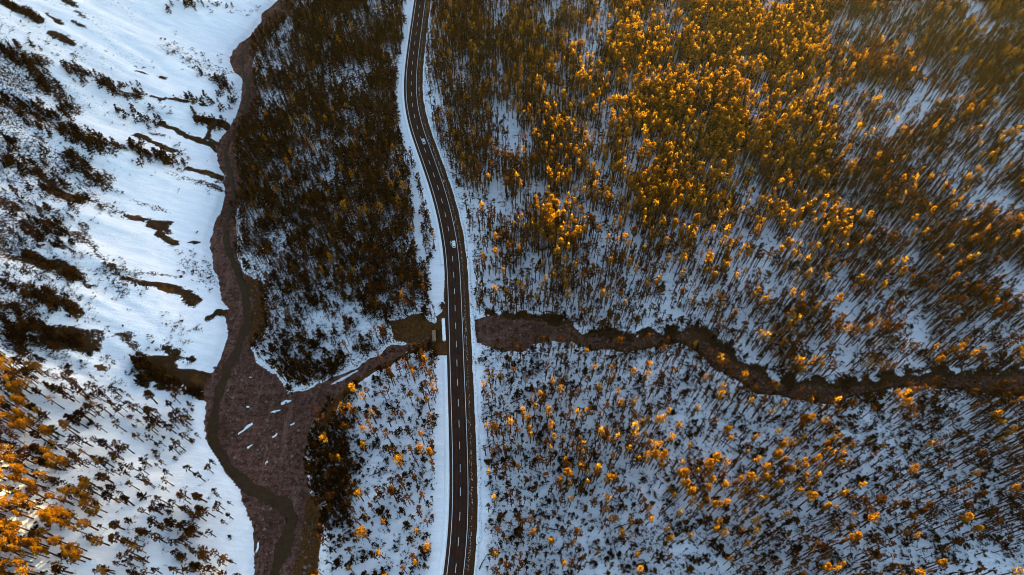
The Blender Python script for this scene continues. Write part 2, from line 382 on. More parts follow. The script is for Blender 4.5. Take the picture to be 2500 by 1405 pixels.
for pts, w, k in BARE:
    x, y = bxx[bn:bn + len(pts)], byy[bn:bn + len(pts)]; bn += len(pts); L = np.stack([x, y], 1)
    m = (sx > x.min() - 20) & (sx < x.max() + 20) & (sy > y.min() - 20) & (sy < y.max() + 20)
    wm = w / 5.3 * .9
    d = np.abs(dline(sx[m], sy[m], L) + (fbm(sx[m] / 3.2, sy[m] / 3.2, 13, 3) - .5) * 3.2); wv = wm * (.6 + .8 * vn(sx[m] / 4, sy[m] / 4, 3))
    sb[m] = np.maximum(sb[m], (k + .10) * (1 - sst(.5, 1.7, d / wv)))
for pp in (AF, AF2):
    a = np.array(pp, float); x, y, _ = P3(a[:, 0], a[:, 1]); L = np.stack([x, y], 1)
    sb = np.maximum(sb, 1.1 * sst(-.6, 1.0, sdp(sx, sy, L) + (fbm(sx / 3, sy / 3, 15, 3) - .5) * 4))
sb = np.maximum(sb, .36 * fbm((sy + .34 * sx) / 9, sx / 40, 55, 3) * sst(10, 60, slope_d(sx, sy)) + .08)
bare[sl_m] = sb
Z = Z + np.clip(bare - .35, 0, 1) * (fbm(xs / 3.5, ys / 3.5, 57, 3) - .25) * 3.0
warp = (fbm(xs / 9, ys / 9, 71, 4) - .5)
grav = sst(-.8, .8, sdp(xs, ys, RIVP) + warp * 3.2)
for G in (GUL_W, GUL_E):
    grav = np.maximum(grav, sst(-1.0, .8, sdp(xs, ys, G) + warp * 6.5 - .3) * (np.abs(road_off(xs, ys)) > 6))
soil = sst(-.8, 1.0, sdp(xs, ys, PIT))
for G in SOILS: soil = np.maximum(soil, sst(-1.0, .9, sdp(xs, ys, G) + warp * 2))
open_ = np.zeros(xs.shape)
for G in (STRIP, STRIP2, STRIP3): open_ = np.maximum(open_, sst(-1.5, .8, sdp(xs, ys, G)))
dl = slope_d(xs, ys)
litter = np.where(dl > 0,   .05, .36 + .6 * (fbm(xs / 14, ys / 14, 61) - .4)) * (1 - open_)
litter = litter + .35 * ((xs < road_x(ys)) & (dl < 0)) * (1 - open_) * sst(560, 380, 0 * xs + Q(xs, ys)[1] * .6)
ge_ = sdp(xs, ys, GUL_E) + warp * 6
north = sst(-1, 2, ys - np.interp(xs, GUL_E[:28, 0], GUL_E[:28, 1]) + 2.5)
bank = sst(4.5, .5, np.abs(ge_ + .5)) * (.25 + .75 * north) * sst(.3, .55, fbm(xs / 6, ys / 6, 65))
bare = np.maximum(bare, bank * 1.05)
gw_ = sdp(xs, ys, GUL_W) + warp * 4
south = sst(1.5, -2.0, ys - np.interp(xs, GUL_W[:10, 0], GUL_W[:10, 1]) + 5)
bare = np.maximum(bare, .95 * sst(3.6, .6, np.abs(gw_ + .6)) * south * (np.abs(road_off(xs, ys)) > 9))  # shadow on the lower gully bank put in as dark ground
bare = np.maximum(bare, .46 * sst(-13, -2, gw_) * (1 - south) * (gw_ < 0) * (dl < 0) * (np.abs(road_off(xs, ys)) > 12))
qx, qy = Q(np.clip(xs, -400, 400), np.clip(ys, 30, 450), 0.0)
dkb = sst(872, 840, qx) * sst(740, 760, qx) * sst(985, 1030, qy) * sst(1330, 1240, qy) * (dl < 0)
bare = np.maximum(bare, .62 * dkb)
busy = sst(300, 120, qx) * sst(180, 300, qy) * sst(1000, 850, qy) * (dl > 20)
bare = np.maximum(bare, busy * (.28 + .52 * fbm((ys + .34 * xs) / 7, xs / 22, 59, 3)))
gin = sst(-1.0, .8, ge_ + .3) * sst(1250, 1480, qx)
bare = np.maximum(bare, 1.1 * gin); grav = grav * (1 - .48 * gin)
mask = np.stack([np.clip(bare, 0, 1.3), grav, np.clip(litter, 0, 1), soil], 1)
nx, ny = len(gx), len(gy)
ii = (np.arange(ny - 1)[:, None] * nx + np.arange(nx - 1)[None, :]).ravel()
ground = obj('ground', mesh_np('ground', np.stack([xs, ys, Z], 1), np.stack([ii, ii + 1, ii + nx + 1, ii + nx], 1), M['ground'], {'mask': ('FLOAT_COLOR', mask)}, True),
             label='snow-covered valley floor and the slope beyond the river', kind='structure')

# ------------------------------------------------------------------ unseen ridge added beyond the forest, crest shaped to shade the valley
tanE = math.tan(R(SUN_ELEV)); ca, sa_ = math.cos(R(SUN_AZ)), math.sin(R(SUN_AZ))
AC = 1000.0
s_ = np.arange(-1500, 1501, 12.0)
def crest(s):
    S = 9.0 + 51.5 * sst(-106, -126, s) + 90 * sst(-213, -245, s) + 9 * sst(60, 160, s) + 4 * (fbm(s / 30, 0 * s, 91) - .5)
    return S + (AC - 390) * tanE
prof = [(-260, 0.), (-120, .45), (-50, .8), (0, 1.), (70, .86), (160, .5), (330, 0.)]
rv = []
for da, k in prof:
    for s in s_:
        a = AC + da; zc = float(crest(np.array([s]))[0]) * k - (6 if k == 0 else 0)
        if 0 < k < 1: zc += (float(fbm(np.array([s / 25]), np.array([da / 25]), 93)[0]) - .5) * 14 * k - 5
        rv.append((a * ca + s * sa_, a * sa_ - s * ca, zc))
ns_ = len(s_); ri = (np.arange(len(prof) - 1)[:, None] * ns_ + np.arange(ns_ - 1)[None, :]).ravel()
obj('shade_ridge', mesh_np('shade_ridge', rv, np.stack([ri, ri + ns_, ri + ns_ + 1, ri + 1], 1), M['ridge'], None, True), label='unseen added ridge shaped to shade the valley', kind='structure')

# ------------------------------------------------------------------ river
WPTS = [(735,-50),(703,0),(668,50),(628,92),(592,122),(586,150),(600,186),(608,232),(600,275),(578,318),(553,358),(552,395),(566,437),(572,478),(560,510),(548,565),(552,600),(566,630),(588,682),(604,730),(606,770),(600,802),(580,853),(552,904),(541,935),(527,990),(517,1045),(524,1090),(556,1136),(598,1183),(650,1208),(695,1232),(709,1262),(703,1310),(690,1350),(670,1403),(650,1500)]
WWID = [2.2]*14 + [2.6,3.0,3.4,3.8,4.2,4.4,4.4,4.4,4.4,4.4,4.4,4.2,4.2,4.2,4.4,4.8,5,5,5.4,5.4,5.2,5,5]
wp = UL(WPTS, ZB); wd = np.concatenate([[0], np.cumsum(np.hypot(*np.diff(wp, axis=0).T))])
wc, wt = resample(chaikin(wp, 3), 1.2)
wwid = np.interp(np.linspace(0, 1, len(wc)), wd / wd[-1], WWID)
wn_ = np.gradient(wc, axis=0); wn_ /= np.linalg.norm(wn_, axis=1)[:, None]; wn_ = np.stack([-wn_[:, 1], wn_[:, 0]], 1)
rows = []
for k in (-1, -.5, 0, .5, 1):
    w = wwid * .40 * (1 + .9 * (fbm(wt / 6, 0 * wt + k * 3, 12 + int(k > 0)) - .5) * 2)
    q = wc + wn_ * (k * w)[:, None]
    rows.append(np.column_stack([q, np.full(len(q), ZB + .42)]))
nw = len(wc); wi = (np.arange(4)[:, None] * nw + np.arange(nw - 1)[None, :]).ravel()
# the bed is dug under the water
gco = np.stack([xs, ys, Z], 1); near_w = grav > .3
dw = dline(xs[near_w], ys[near_w], wc[::4]); ww_here = 3.2
Zn = gco[near_w, 2]; Zn = np.where(dw < 5, np.minimum(Zn, ZB + .2 + (dw - 1.2) * .30), Zn)
gco[near_w, 2] = Zn
ground.data.vertices.foreach_set('co', gco.astype(np.float32).ravel()); ground.data.update()
obj('river', mesh_np('river', np.vstack(rows), np.stack([wi, wi + nw, wi + nw + 1, wi + 1], 1), M['water'], None, True), label='narrow dark river winding through its gravel bed', kind='structure')

# ------------------------------------------------------------------ road
def ribbon(name, offs, zs, mat, i0=0, i1=None, wob=0.0, seed=0, **kw):
    c, n = ROAD[i0:i1], RN[i0:i1]; m = len(c); vs_ = []; oa = []
    for j, (o, z) in enumerate(zip(offs, zs)):
        oo = np.full(m, float(o)) + (wob * (fbm(np.arange(m) / 3.5, np.zeros(m) + (7 if j else 0), seed, 3) - .5) * 2 if j in (0, len(offs) - 1, len(offs) - 2) else 0)
        vs_.append(np.column_stack([c + n * oo[:, None], np.full(m, z)])); oa.append(oo)
    k = (np.arange(len(offs) - 1)[:, None] * m + np.arange(m - 1)[None, :]).ravel()
    return obj(name, mesh_np(name, np.vstack(vs_), np.stack([k, k + m, k + m + 1, k + 1], 1)[:, ::-1], mat, {'off': ('FLOAT', np.concatenate(oa))}), **kw)
road = ribbon('road', (-4.5, -4.2, -3.5, -2, 0, 2, 3.5, 3.75), (-.25, .13, .22, .24, .26, .24, .22, -.1), M['asphalt'], label='two-lane asphalt road running up through the forest', kind='structure')
for o in (-3.0, 3.0): ribbon('edge_line', (o - .1, o + .1), (.236, .236), M['paint'], parent=road)
# dashes, 9.3 m apart
arc = np.interp(UL([(1114.6, 1388)])[0][1], ROAD[:, 1], ROAD_S)
PER = 9.3; s0 = arc - math.floor(arc / PER) * PER
for s in np.arange(s0, ROAD_S[-1] - 3, PER):
    q = []
    for o, e in ((-.09, -1.6), (.09, -1.6), (.09, 1.6), (-.09, 1.6)):
        i = min(max(s + e, 0), len(ROAD) - 1.01); j = int(i); f = i - j
        c = ROAD[j] * (1 - f) + ROAD[j + 1] * f; n = RN[j]
        q.append((c[0] + n[0] * o, c[1] + n[1] * o, .272))
    obj('lane_dash', mesh_np('lane_dash', q, [(0, 1, 2, 3)], M['paint']), parent=road)
ribbon('verge', (3.55, 4.2, 5.0, 6.2, 7.2), (.14, .3, .4, .42, .2), M['verge'], wob=.5, seed=3, label='brown earth verge dotted with snow along the road', kind='structure')
def road_i(py): return int(np.interp(U(1110, py)[1], ROAD[:, 1], np.arange(len(ROAD))))
ribbon('snow_bank', (-6.8, -5.9, -5.2, -4.75, -4.55), (-.3, .3, .55, .5, -.1), M['snow'], 0, road_i(868), .35, 5, label='cleared snow bank left of the road below the bridge', kind='structure')
ribbon('snow_bank', (-6.6, -5.8, -5.2, -4.8, -4.6), (-.3, .25, .42, .36, -.1), M['snow'], road_i(640), None, .45, 6, label='cleared snow bank left of the road above the bridge', kind='structure')
ribbon('snow_bank', (6.5, 6.8, 7.3, 8.0, 8.8), (.05, .45, .5, .25, -.5), M['rough_snow'], 0, None, .9, 8, label='rough snow bank right of the road', kind='structure')

# ------------------------------------------------------------------ bridge over the stream
def wall(name, p, q, thick, z0, z1, mat, label, cat, cap=True):
    (x1, y1), (x2, y2) = p, q; L = math.hypot(x2 - x1, y2 - y1); rz = math.atan2(y2 - y1, x2 - x1)
    e = bpy.data.objects.new(name, None); COL.objects.link(e); e.location = ((x1 + x2) / 2, (y1 + y2) / 2, z0)
    e.rotation_euler.z = rz; e['label'] = label; e['category'] = cat
    b = MB(); h = z1 - z0
    n = max(2, int(L / 2.2))
    for k in range(n): b.box((-L / 2 + (k + .5) * L / n, 0, h / 2), (L / n - .03, thick, h))
    obj('wall', b.mesh('wall', mat), e)
    b = MB(); b.box((0, 0, h - .12), (L + .1, thick + .16, .16)); obj('coping', b.mesh('coping', M['concrete']), e)
    if cap:
        m = 24; v = []; f = []
        for k in range(m + 1):
            t = -L / 2 + L * k / m
            for y, z in ((-.5, 0), (-.42, .16), (0, .26), (.42, .16), (.5, 0)):
                v.append((t, y * (thick + .3) * (.92 + .16 * random.random()), h - .03 + z * (.8 + .4 * random.random())))
        for k in range(m):
            for j in range(4): f.append((k * 5 + j, k * 5 + j + 1, k * 5 + j + 6, k * 5 + j + 5))
        c = MB(); c.add(v, f); obj('snow_cap', c.mesh('snow_cap', M['snow'], True), e)
    return e
a, b_ = UL([(1082, 778), (1084.5, 832)], 1.0)
wall('bridge_parapet', a, b_, 1.15, -2.3, 1.05, M['concrete'], 'snow-capped concrete bridge parapet left of the road over the stream', 'parapet')
a, b_ = UL([(1059, 806), (1060, 832)], -.6)
wall('wing_wall', a, b_, 1.3, -3.4, -.5, M['timber'], 'tan bare wing wall standing in the stream beside the bridge', 'wall', False)
def snow_patch(pts, z=None):
    a = np.array(pts, float); x, y, zz = P3(a[:, 0], a[:, 1])
    c, _ = resample(np.stack([np.append(x, x[0]), np.append(y, y[0])], 1), .35); n = len(c); ct = c.mean(0)
    c = ct + (c - ct) * (.86 + .5 * (fbm(c[:, 0] / .9, c[:, 1] / .9, 7, 3) - .5))[:, None] + rng.normal(0, .07, c.shape)
    ce = c.mean(0); inn = ce + (c - ce) * .55
    al = np.vstack([c, inn, ce[None]]); hz_ = height(al[:, 0], al[:, 1]) + np.concatenate([np.full(n, -.10), np.full(n, .16), [.2]])
    v = [tuple(q) for q in np.column_stack([al, hz_])]
    b = MB(); b.add(v, [(i, (i + 1) % n, n + (i + 1) % n, n + i) for i in range(n)] + [(n + i, n + (i + 1) % n, 2 * n) for i in range(n)])
    obj('snow_patch', b.mesh('snow_patch', M['snow'], True), ground)
for pts in ([(681,983),(700,974),(718,975),(712,981),(696,988),(683,992)],[(657,1008),(664,1003),(688,998),(691,1001),(676,1006),(670,1010)],[(572,1064),(590,1055),(597,1043),(612,1030),(622,1025),(624,1032),(612,1042),(598,1052),(586,1060),(574,1067)],
            [(600,1093),(616,1083),(621,1084),(612,1091),(603,1100)],[(659,1069),(672,1062),(679,1052),(681,1056),(675,1066),(662,1072)],[(599,991),(611,991),(611,995),(601,996)],[(606,920),(617,919),(616,922),(607,923)],
            [(648,1125),(656,1122),(655,1129),(645,1138)],[(628,1319),(634,1317),(633,1340),(622,1362),(620,1355),(627,1335)],[(706,1037),(722,1030),(720,1036),(708,1041)],
            [(1049,853),(1060,855),(1052,880),(1043,893),(1040,888)],[(704,956),(720,948),(738,944),(735,952),(718,957),(709,963)],[(800,941),(838,918),(880,898),(882,903),(850,922),(812,945)]):
    snow_patch(pts)

# ------------------------------------------------------------------ trees: prototypes
def unit(v): return v / (np.linalg.norm(v, axis=-1, keepdims=True) + 1e-9)
def leaves(g, cen, out, size, wid, tint):
    """needle sprays as small pointed triangles round the given centres"""
    n = len(cen); d = unit(out + g.normal(0, .45, (n, 3))); s = unit(np.cross(d, g.normal(0, 1, (n, 3))))
    L = size * g.uniform(.65, 1.3, (n, 1)); W = wid * g.uniform(.7, 1.3, (n, 1))
    b = cen - d * L * .35
    v = np.stack([b - s * W * .5, b + s * W * .5, b + d * L], 1).reshape(-1, 3)
    return v, np.arange(3 * n).reshape(-1, 3), np.repeat(tint, 3)
def tube_tris(p, r, n):
    v = []; f = []
    p = np.array(p, float)
    for k in range(len(p)):
        for i in range(n):
            t = 2 * math.pi * i / n; v.append(p[k] + [r[k] * math.cos(t), r[k] * math.sin(t), 0])
    for k in range(len(p) - 1):
        for i in range(n):
            a, b = k * n + i, k * n + (i + 1) % n; f += [(a, b, b + n), (a, b + n, a + n)]
    return np.array(v), np.array(f)
def limb(p, q, r):
    d = unit(q - p); s = unit(np.cross(d, [0, 0, 1.0])); u = np.cross(s, d)
    v = [p + s * r, p - s * r * .5 + u * r * .8, p - s * r * .5 - u * r * .8, q]
    return np.array(v), np.array([(0, 1, 3), (1, 2, 3), (2, 0, 3)])
def cat(parts):
    v, f, n = [], [], 0
    for a, b in parts: v.append(a); f.append(b + n); n += len(a)
    return np.vstack(v), np.vstack(f)
def pine(seed, nl, H=14.0, rad=1.75, start=.56, size=.72, wid=.4, sides=4):
    g = np.random.default_rng(seed)
    b = g.normal(0, .12, 2); top = np.array([g.normal(0, .3), g.normal(0, .3)])
    ax = lambda t: np.array([b[0] * math.sin(3 * t) + top[0] * t, b[1] * math.sin(2.5 * t) + top[1] * t, t * H])
    ts, rr = ([0, .3, .6, .82, .97], [.26, .22, .18, .11, .03]) if sides > 3 else ([0, .5, .97], [.27, .21, .04])
    v0, f0 = tube_tris([ax(t) - [0, 0, .3 if t == 0 else 0] for t in ts], rr, sides)
    tr = [(v0, f0)]; npuff = 15; cs = []; rs = []
    for k in range(npuff):
        u = (k + .5) / npuff; t = start + (1 - start) * (u ** .8) * .97
        w = rad * (math.sin(math.pi * min(1, (.28 + .72 * u))) ** .9 * 1.0 + .06) * g.uniform(.45, 1.1)
        az = k * 2.4 + g.uniform(-.5, .5); c = ax(t) + [math.cos(az) * w * .75, math.sin(az) * w * .75, g.uniform(-.2, .4)]
        cs.append(c); rs.append(g.uniform(.42, .8) * rad / 1.6)
        if sides > 3 or (k % 4 == 0 and nl > 30): tr.append(limb(ax(t - .05), c, .05))
    for k in range(4 if sides > 3 else 0):                                  # dead stubs under the crown
        t = g.uniform(.3, start); az = g.uniform(0, 6.28)
        tr.append(limb(ax(t), ax(t) + np.array([math.cos(az), math.sin(az), g.uniform(-.1, .3)]) * g.uniform(.6, 1.3), .035))
    cs = np.array(cs); rs = np.array(rs)
    i = g.integers(0, npuff, nl); o = unit(g.normal(0, 1, (nl, 3))); o[:, 2] = o[:, 2] * .8 + .15
    pt = g.uniform(0, .55, npuff)
    cv, cf, ct = leaves(g, cs[i] + o * (rs[i] * g.uniform(.35, 1.05, nl) ** .6)[:, None], o + [0, 0, .35], size, wid, pt[i] + g.uniform(0, .45, nl))
    return cat(tr), (cv, cf, ct), H
def conifer(seed, nl, H=6.0, rad=1.5, size=.62, wid=.34):
    g = np.random.default_rng(seed)
    tr = [tube_tris([(0, 0, -.3), (0, 0, H * .5), (0, 0, H * .95)], [.13, .08, .02], 4)]
    nb = 22; cs = []; rs = []; os_ = []
    for k in range(nb):
        u = (k + .5) / nb; z = H * (.08 + .88 * u); w = rad * (1 - u) ** .8 * g.uniform(.6, 1.15) + .1; az = k * 2.4 + g.uniform(-.4, .4)
        e = np.array([math.cos(az) * w, math.sin(az) * w, z - w * .25]); nl > 120 and tr.append(limb(np.array([0, 0, z]), e, .03))
        cs.append(e); os_.append(unit(np.array([math.cos(az), math.sin(az), .1])))
    cs = np.array(cs); os_ = np.array(os_); i = g.integers(0, nb, nl); f = g.uniform(.15, 1.05, nl) ** .6
    c = np.stack([cs[i, 0] * f, cs[i, 1] * f, cs[i, 2] + (1 - f) * .4], 1) + g.normal(0, .16, (nl, 3))
    pt = g.uniform(0, .5, nb)
    cv, cf, ct = leaves(g, c, os_[i] + [0, 0, .2], size, wid, pt[i] + g.uniform(0, .5, nl))
    return cat(tr), (cv, cf, ct), H
def shrub(seed, nl):
    g = np.random.default_rng(seed)
    tr = [limb(np.array([0, 0, -.15]), np.array([math.cos(a) * .6, math.sin(a) * .6, g.uniform(.5, .95)]), .035) for a in g.uniform(0, 6.28, 6 if nl > 50 else 2)]
    nb = 6; cs = np.column_stack([g.normal(0, .38, (nb, 2)), g.uniform(.3, .8, nb)])
    i = g.integers(0, nb, nl); o = unit(g.normal(0, 1, (nl, 3))); o[:, 2] = abs(o[:, 2])
    pt = g.uniform(0, .5, nb)
    cv, cf, ct = leaves(g, cs[i] + o * (.42 * g.uniform(.3, 1, nl))[:, None], o + [0, 0, .4], .46, .22, pt[i] + g.uniform(0, .5, nl))
    return cat(tr), (cv, cf, ct), 1.2

NP = 6
PINE_LO = [pine(100 + k, 64, rad=(1.1, 1.3, 1.5, 1.15, 1.35, 1.65)[k], start=(.52, .46, .58, .44, .62, .54)[k], size=1.0, wid=.58, sides=3) for k in range(NP)]
PINE_HI = [pine(100 + k, 430, rad=(1.1, 1.3, 1.5, 1.15, 1.35, 1.65)[k], start=(.52, .46, .58, .44, .62, .54)[k], size=.68, wid=.36, sides=6) for k in range(NP)]
CON_LO = [conifer(200 + k, 56, rad=(1.3, 1.6, 1.9, 1.45)[k], size=1.0, wid=.62) for k in range(4)]
CON_HI = [conifer(200 + k, 330, rad=(1.3, 1.6, 1.9, 1.45)[k], size=.6, wid=.32) for k in range(4)]
THIN_LO = [pine(400 + k, 20, H=(9., 10.5, 8.)[k], rad=.85, start=.62, size=.95, wid=.5, sides=3) for k in range(3)]
SHR_LO = [shrub(300 + k, 24) for k in range(4)]
SHR_HI = [shrub(300 + k, 90) for k in range(4)]

# ------------------------------------------------------------------ trees: where they stand
SUNLIT = [(1700,60,170,1),(1560,180,130,.8),(1420,60,120,.6),(1850,180,150,.8),(1700,260,130,.9),(1480,330,110,.6),(1900,330,130,.7),(1330,230,80,.4),(1560,430,130,.8),(1430,500,100,.8),(1760,440,100,.6),(1650,540,110,.6),(1990,560,60,1),(1930,560,60,.9),(1870,610,70,.8),(2010,660,60,.6),(1350,570,60,.8),(1300,630,80,.5),(1880,730,90,.5),(1720,640,90,.5),(1300,1000,80,.45),(1600,1120,110,.9),(1850,1140,120,.8),(1750,1210,80,.8),(1450,1180,100,.5),(1280,1100,60,.5),(2080,1190,80,.6),(1950,1210,60,.6),(1950,1040,100,.4),(1640,1040,100,.35),(1340,1330,90,.35),(1550,1340,120,.4),(1700,1320,100,.5),(2100,1330,60,.4),
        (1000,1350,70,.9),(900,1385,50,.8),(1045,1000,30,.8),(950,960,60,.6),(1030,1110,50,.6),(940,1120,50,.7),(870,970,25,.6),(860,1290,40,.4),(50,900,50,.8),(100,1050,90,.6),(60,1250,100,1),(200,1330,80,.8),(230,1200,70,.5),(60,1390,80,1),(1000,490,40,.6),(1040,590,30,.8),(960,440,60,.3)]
def sunlit_map(px, py):  # where crowns with the sun painted into their tone gather
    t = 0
    for a, b, r, w in SUNLIT: t = t + w * np.exp(-((px - a) ** 2 + (py - b) ** 2) / (r * r))
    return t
CLEAR = [(770,800,32,30,.05),(905,800,50,28,.25),(1215,60,40,30,.4),(1560,905,40,30,.5),(1820,870,30,25,.4),(2150,240,50,40,.4),(2330,180,45,40,.45),(2150,560,45,35,.5),(2420,1385,120,35,.1),(2230,820,35,28,.3),(2170,760,40,25,.5),(1490,700,60,35,.55),(1850,320,50,30,.5),(1440,1010,60,40,.5),(1570,1170,35,25,.5)]
def density(x, y):
    off = road_off(x, y); px, py = Q(x, y, 0.0)
    riv, gw, ge, pit = sdp(x, y, RIVP), sdp(x, y, GUL_W), sdp(x, y, GUL_E), sdp(x, y, PIT)
    ok = (riv < -.6) & (gw < -.8) & (ge + (fbm(x / 9, y / 9, 71, 4) - .5) * 6.5 < -.5) & (pit < .2) & (slope_d(x, y) < -1)
    for G in (STRIP, STRIP2, STRIP3): ok &= sdp(x, y, G) < -.4
    ok &= (off < -5.5) | (off > np.where(py < 620, 7.6, 9.0) + 2.5 * fbm(x / 6, y / 6, 181, 2))
    for G in SOILS: ok &= sdp(x, y, G) < .5
    gy_line = np.interp(px, [1100, 1223, 1470, 1616, 1704, 1831, 2000, 2275, 2600], [800, 800, 835, 835, 835, 930, 965, 935, 925])
    ne, se = (off > 0) & (py < gy_line), (off > 0) & (py >= gy_line)
    nw, sw = (off < 0) & (py < 880), (off < 0) & (py >= 880)
    c1 = fbm(x / 24, y / 24, 141, 3); c2 = fbm(x / 7, y / 7, 151, 2)
    clump = np.clip(.26 + 2.7 * (c1 - .33) + 2.6 * (c2 - .45), .12, 1.8)
    dp = np.zeros(x.shape); dc = np.zeros(x.shape); dsb = np.zeros(x.shape)
    vert = sst(850, 150, py)
    dp = np.where(ne, (.108 + .062 * vert) * clump * (.6 + .4 * sst(8, 20, off)), dp)
    dc = np.where(ne, .026 * clump, dc); dsb = np.where(ne, .075 * (1.5 - np.clip(clump, 0, 1)) * (1 - .7 * vert), dsb)
    dp = np.where(se, .076 * np.clip(clump, .3, 1.5), dp); dc = np.where(se, .024 * (1.6 - clump), dc); dsb = np.where(se, .16 * np.clip(1.4 - .5 * clump, 0, 2), dsb)
    low = sst(640, 840, py)
    dp = np.where(nw, (.098 * (1 - low) + .03 * low) * np.clip(clump + .25, .3, 1.6), dp); dc = np.where(nw, (.098 - .02 * low) * np.clip(clump + .2, .2, 1.5), dc); dsb = np.where(nw, .05 + .1 * low, dsb)
    darkw = sst(880, 835, px) * sst(1340, 1240, py)
    dp = np.where(sw, .060 * clump * (1 - .4 * darkw), dp); dc = np.where(sw, .045 * (1.5 - clump) + .30 * darkw, dc); dsb = np.where(sw, .11, dsb)
    rim = sst(4.5, 1.0, np.abs(ge + 1.5)); dsb = dsb + .16 * rim; dc = dc + .05 * rim
    dsb = dsb + .16 * ((off > 7) & (off < 15)) * (fbm(x / 4, y / 4, 191, 2) > .45)
    for a, b, rx, ry, k in CLEAR:
        w = np.exp(-(((px - a) / rx) ** 2 + ((py - b) / ry) ** 2) ** 2); m = 1 - w * (1 - k); dp = dp * m; dc = dc * m; dsb = dsb * (1 - w * (1 - k) * .5)
    return dp * ok, dc * ok, dsb * ok, px, py, off, nw, sw
CELL = 1.62
cx, cy = np.meshgrid(np.arange(-190, 395, CELL), np.arange(26, 450, CELL)); cx = cx.ravel(); cy = cy.ravel()
cx = cx + rng.uniform(-.8, .8, cx.shape); cy = cy + rng.uniform(-.8, .8, cy.shape)
bpx, bpy_ = Q(cx, cy, 0); keep = (bpx > -60) & (bpx < 2620) & (bpy_ > -90) & (bpy_ < 1510); cx, cy = cx[keep], cy[keep]
dp, dc, ds, px, py, off, nw, sw = density(cx, cy)
r_ = rng.uniform(0, 1, cx.shape) / (CELL * CELL)
isP = r_ < dp; isC = ~isP & (r_ < dp + dc); isS = ~isP & ~isC & (r_ < dp + dc + ds)
thin = ~isP & ~isC & ~isS & (r_ < dp + dc + ds + np.where(off > 0, .85, .35) * dp)
T = []        # kind, x, y, z, scale (vertical), width factor, tone (0 dark 1 olive 2 gold), rotation
zz = height(cx, cy)
for i in np.nonzero(thin)[0]: T.append((3, cx[i], cy[i], zz[i], random.uniform(.65, 1.15), random.uniform(.8, 1.2), 2 if random.random() < .12 else (1 if random.random() < .6 else 0), random.uniform(0, 6.28)))
gm = sunlit_map(px, py); hn = fbm(cx / 35, cy / 35, 171, 3)
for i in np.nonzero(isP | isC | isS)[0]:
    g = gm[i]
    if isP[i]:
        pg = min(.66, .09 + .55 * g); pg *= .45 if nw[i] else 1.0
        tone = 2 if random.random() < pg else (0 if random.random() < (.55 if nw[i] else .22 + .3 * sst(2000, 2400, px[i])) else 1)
        h = 10.9 + 5.5 * (hn[i] - .4) + random.gauss(0, 1.5) + (1.9 if tone == 2 else 0) + 1.2 * min(g, 1)
        if nw[i]: h -= 2.2
        T.append((0, cx[i], cy[i], zz[i], max(5.5, h) / 14, random.uniform(.7, 1.12), tone, random.uniform(0, 6.28)))
    elif isC[i]:
        T.append((1, cx[i], cy[i], zz[i], random.uniform(.5, 1.2) * (1.15 if nw[i] else .95), random.uniform(.9, 1.25), 0 if random.random() < (.75 if nw[i] or sw[i] else .7) else 1, random.uniform(0, 6.28)))
    else:
        T.append((2, cx[i], cy[i], zz[i], random.uniform(.6, 1.6), random.uniform(1.0, 1.4), 0 if random.random() < .8 else 1, random.uniform(0, 6.28)))
# the slope beyond the river: dwarf conifers along the ledges, taller trees low on the left
SL = [([(174,171),(342,239)],18,46,1),([(505,190),(574,225)],20,18,1),([(440,232),(580,262)],16,14,1),([(300,273),(400,310)],26,14,1),([(0,246),(150,310),(260,358)],24,90,1),([(260,350),(455,403)],18,46,1),([(0,330),(178,478)],80,70,1),
      ([(8,135),(105,150)],24,26,1),([(78,171),(178,273)],22,26,1),([(171,386),(250,440)],24,18,1),([(0,750),(79,790)],34,16,1),([(14,7),(96,51)],10,12,1),([(410,5),(560,25)],14,16,1),([(500,15),(640,35)],14,16,2),([(385,785),(480,815)],34,22,2),
      ([(480,285),(560,320)],22,14,1),([(330,880),(350,940)],14,8,1),([(410,110),(545,178)],36,60,2),([(0,490),(150,600)],70,40,2),([(60,540),(200,600)],40,24,1),([(82,640),(190,680)],20,14,1),([(68,710),(195,760)],24,16,1),([(100,800),(220,850)],28,22,1),
      ([(0,600),(240,700)],90,40,2),([(262,640),(350,700)],24,40,2),([(450,640),(530,690)],30,40,2),([(190,480),(310,530)],16,24,2),([(20,800),(70,860)],30,14,1),([(90,860),(300,930)],40,40,2),([(0,60),(240,120)],50,40,2),([(360,840),(480,860)],40,16,2),([(180,180),(560,420)],120,70,2),([(0,560),(250,720)],90,110,2),([(0,380),(240,480)],90,90,2),([(60,620),(260,860)],100,90,2),([(0,700),(120,860)],70,24,1),([(0,430),(160,600)],60,24,1),([(325,885),(400,925)],16,26,1),([(400,930),(505,965)],10,24,1)]
slope = []
for pts, w, n, kd in SL:
    a = np.array(pts, float); t = rng.uniform(0, len(a) - 1, n); j = np.minimum(t.astype(int), len(a) - 2); f = (t - j)[:, None]
    c = a[j] * (1 - f) + a[j + 1] * f + rng.normal(0, w * .52, (n, 2))
    slope += [(p[0], p[1], kd) for p in c] + [(p[0] + random.gauss(0, 9), p[1] + random.gauss(0, 6), kd) for p in c[::2]]
F5 = np.array([(-40,850),(60,870),(150,930),(270,930),(310,960),(498,978),(510,1090),(586,1205),(612,1290),(608,1440),(-40,1440)], float)
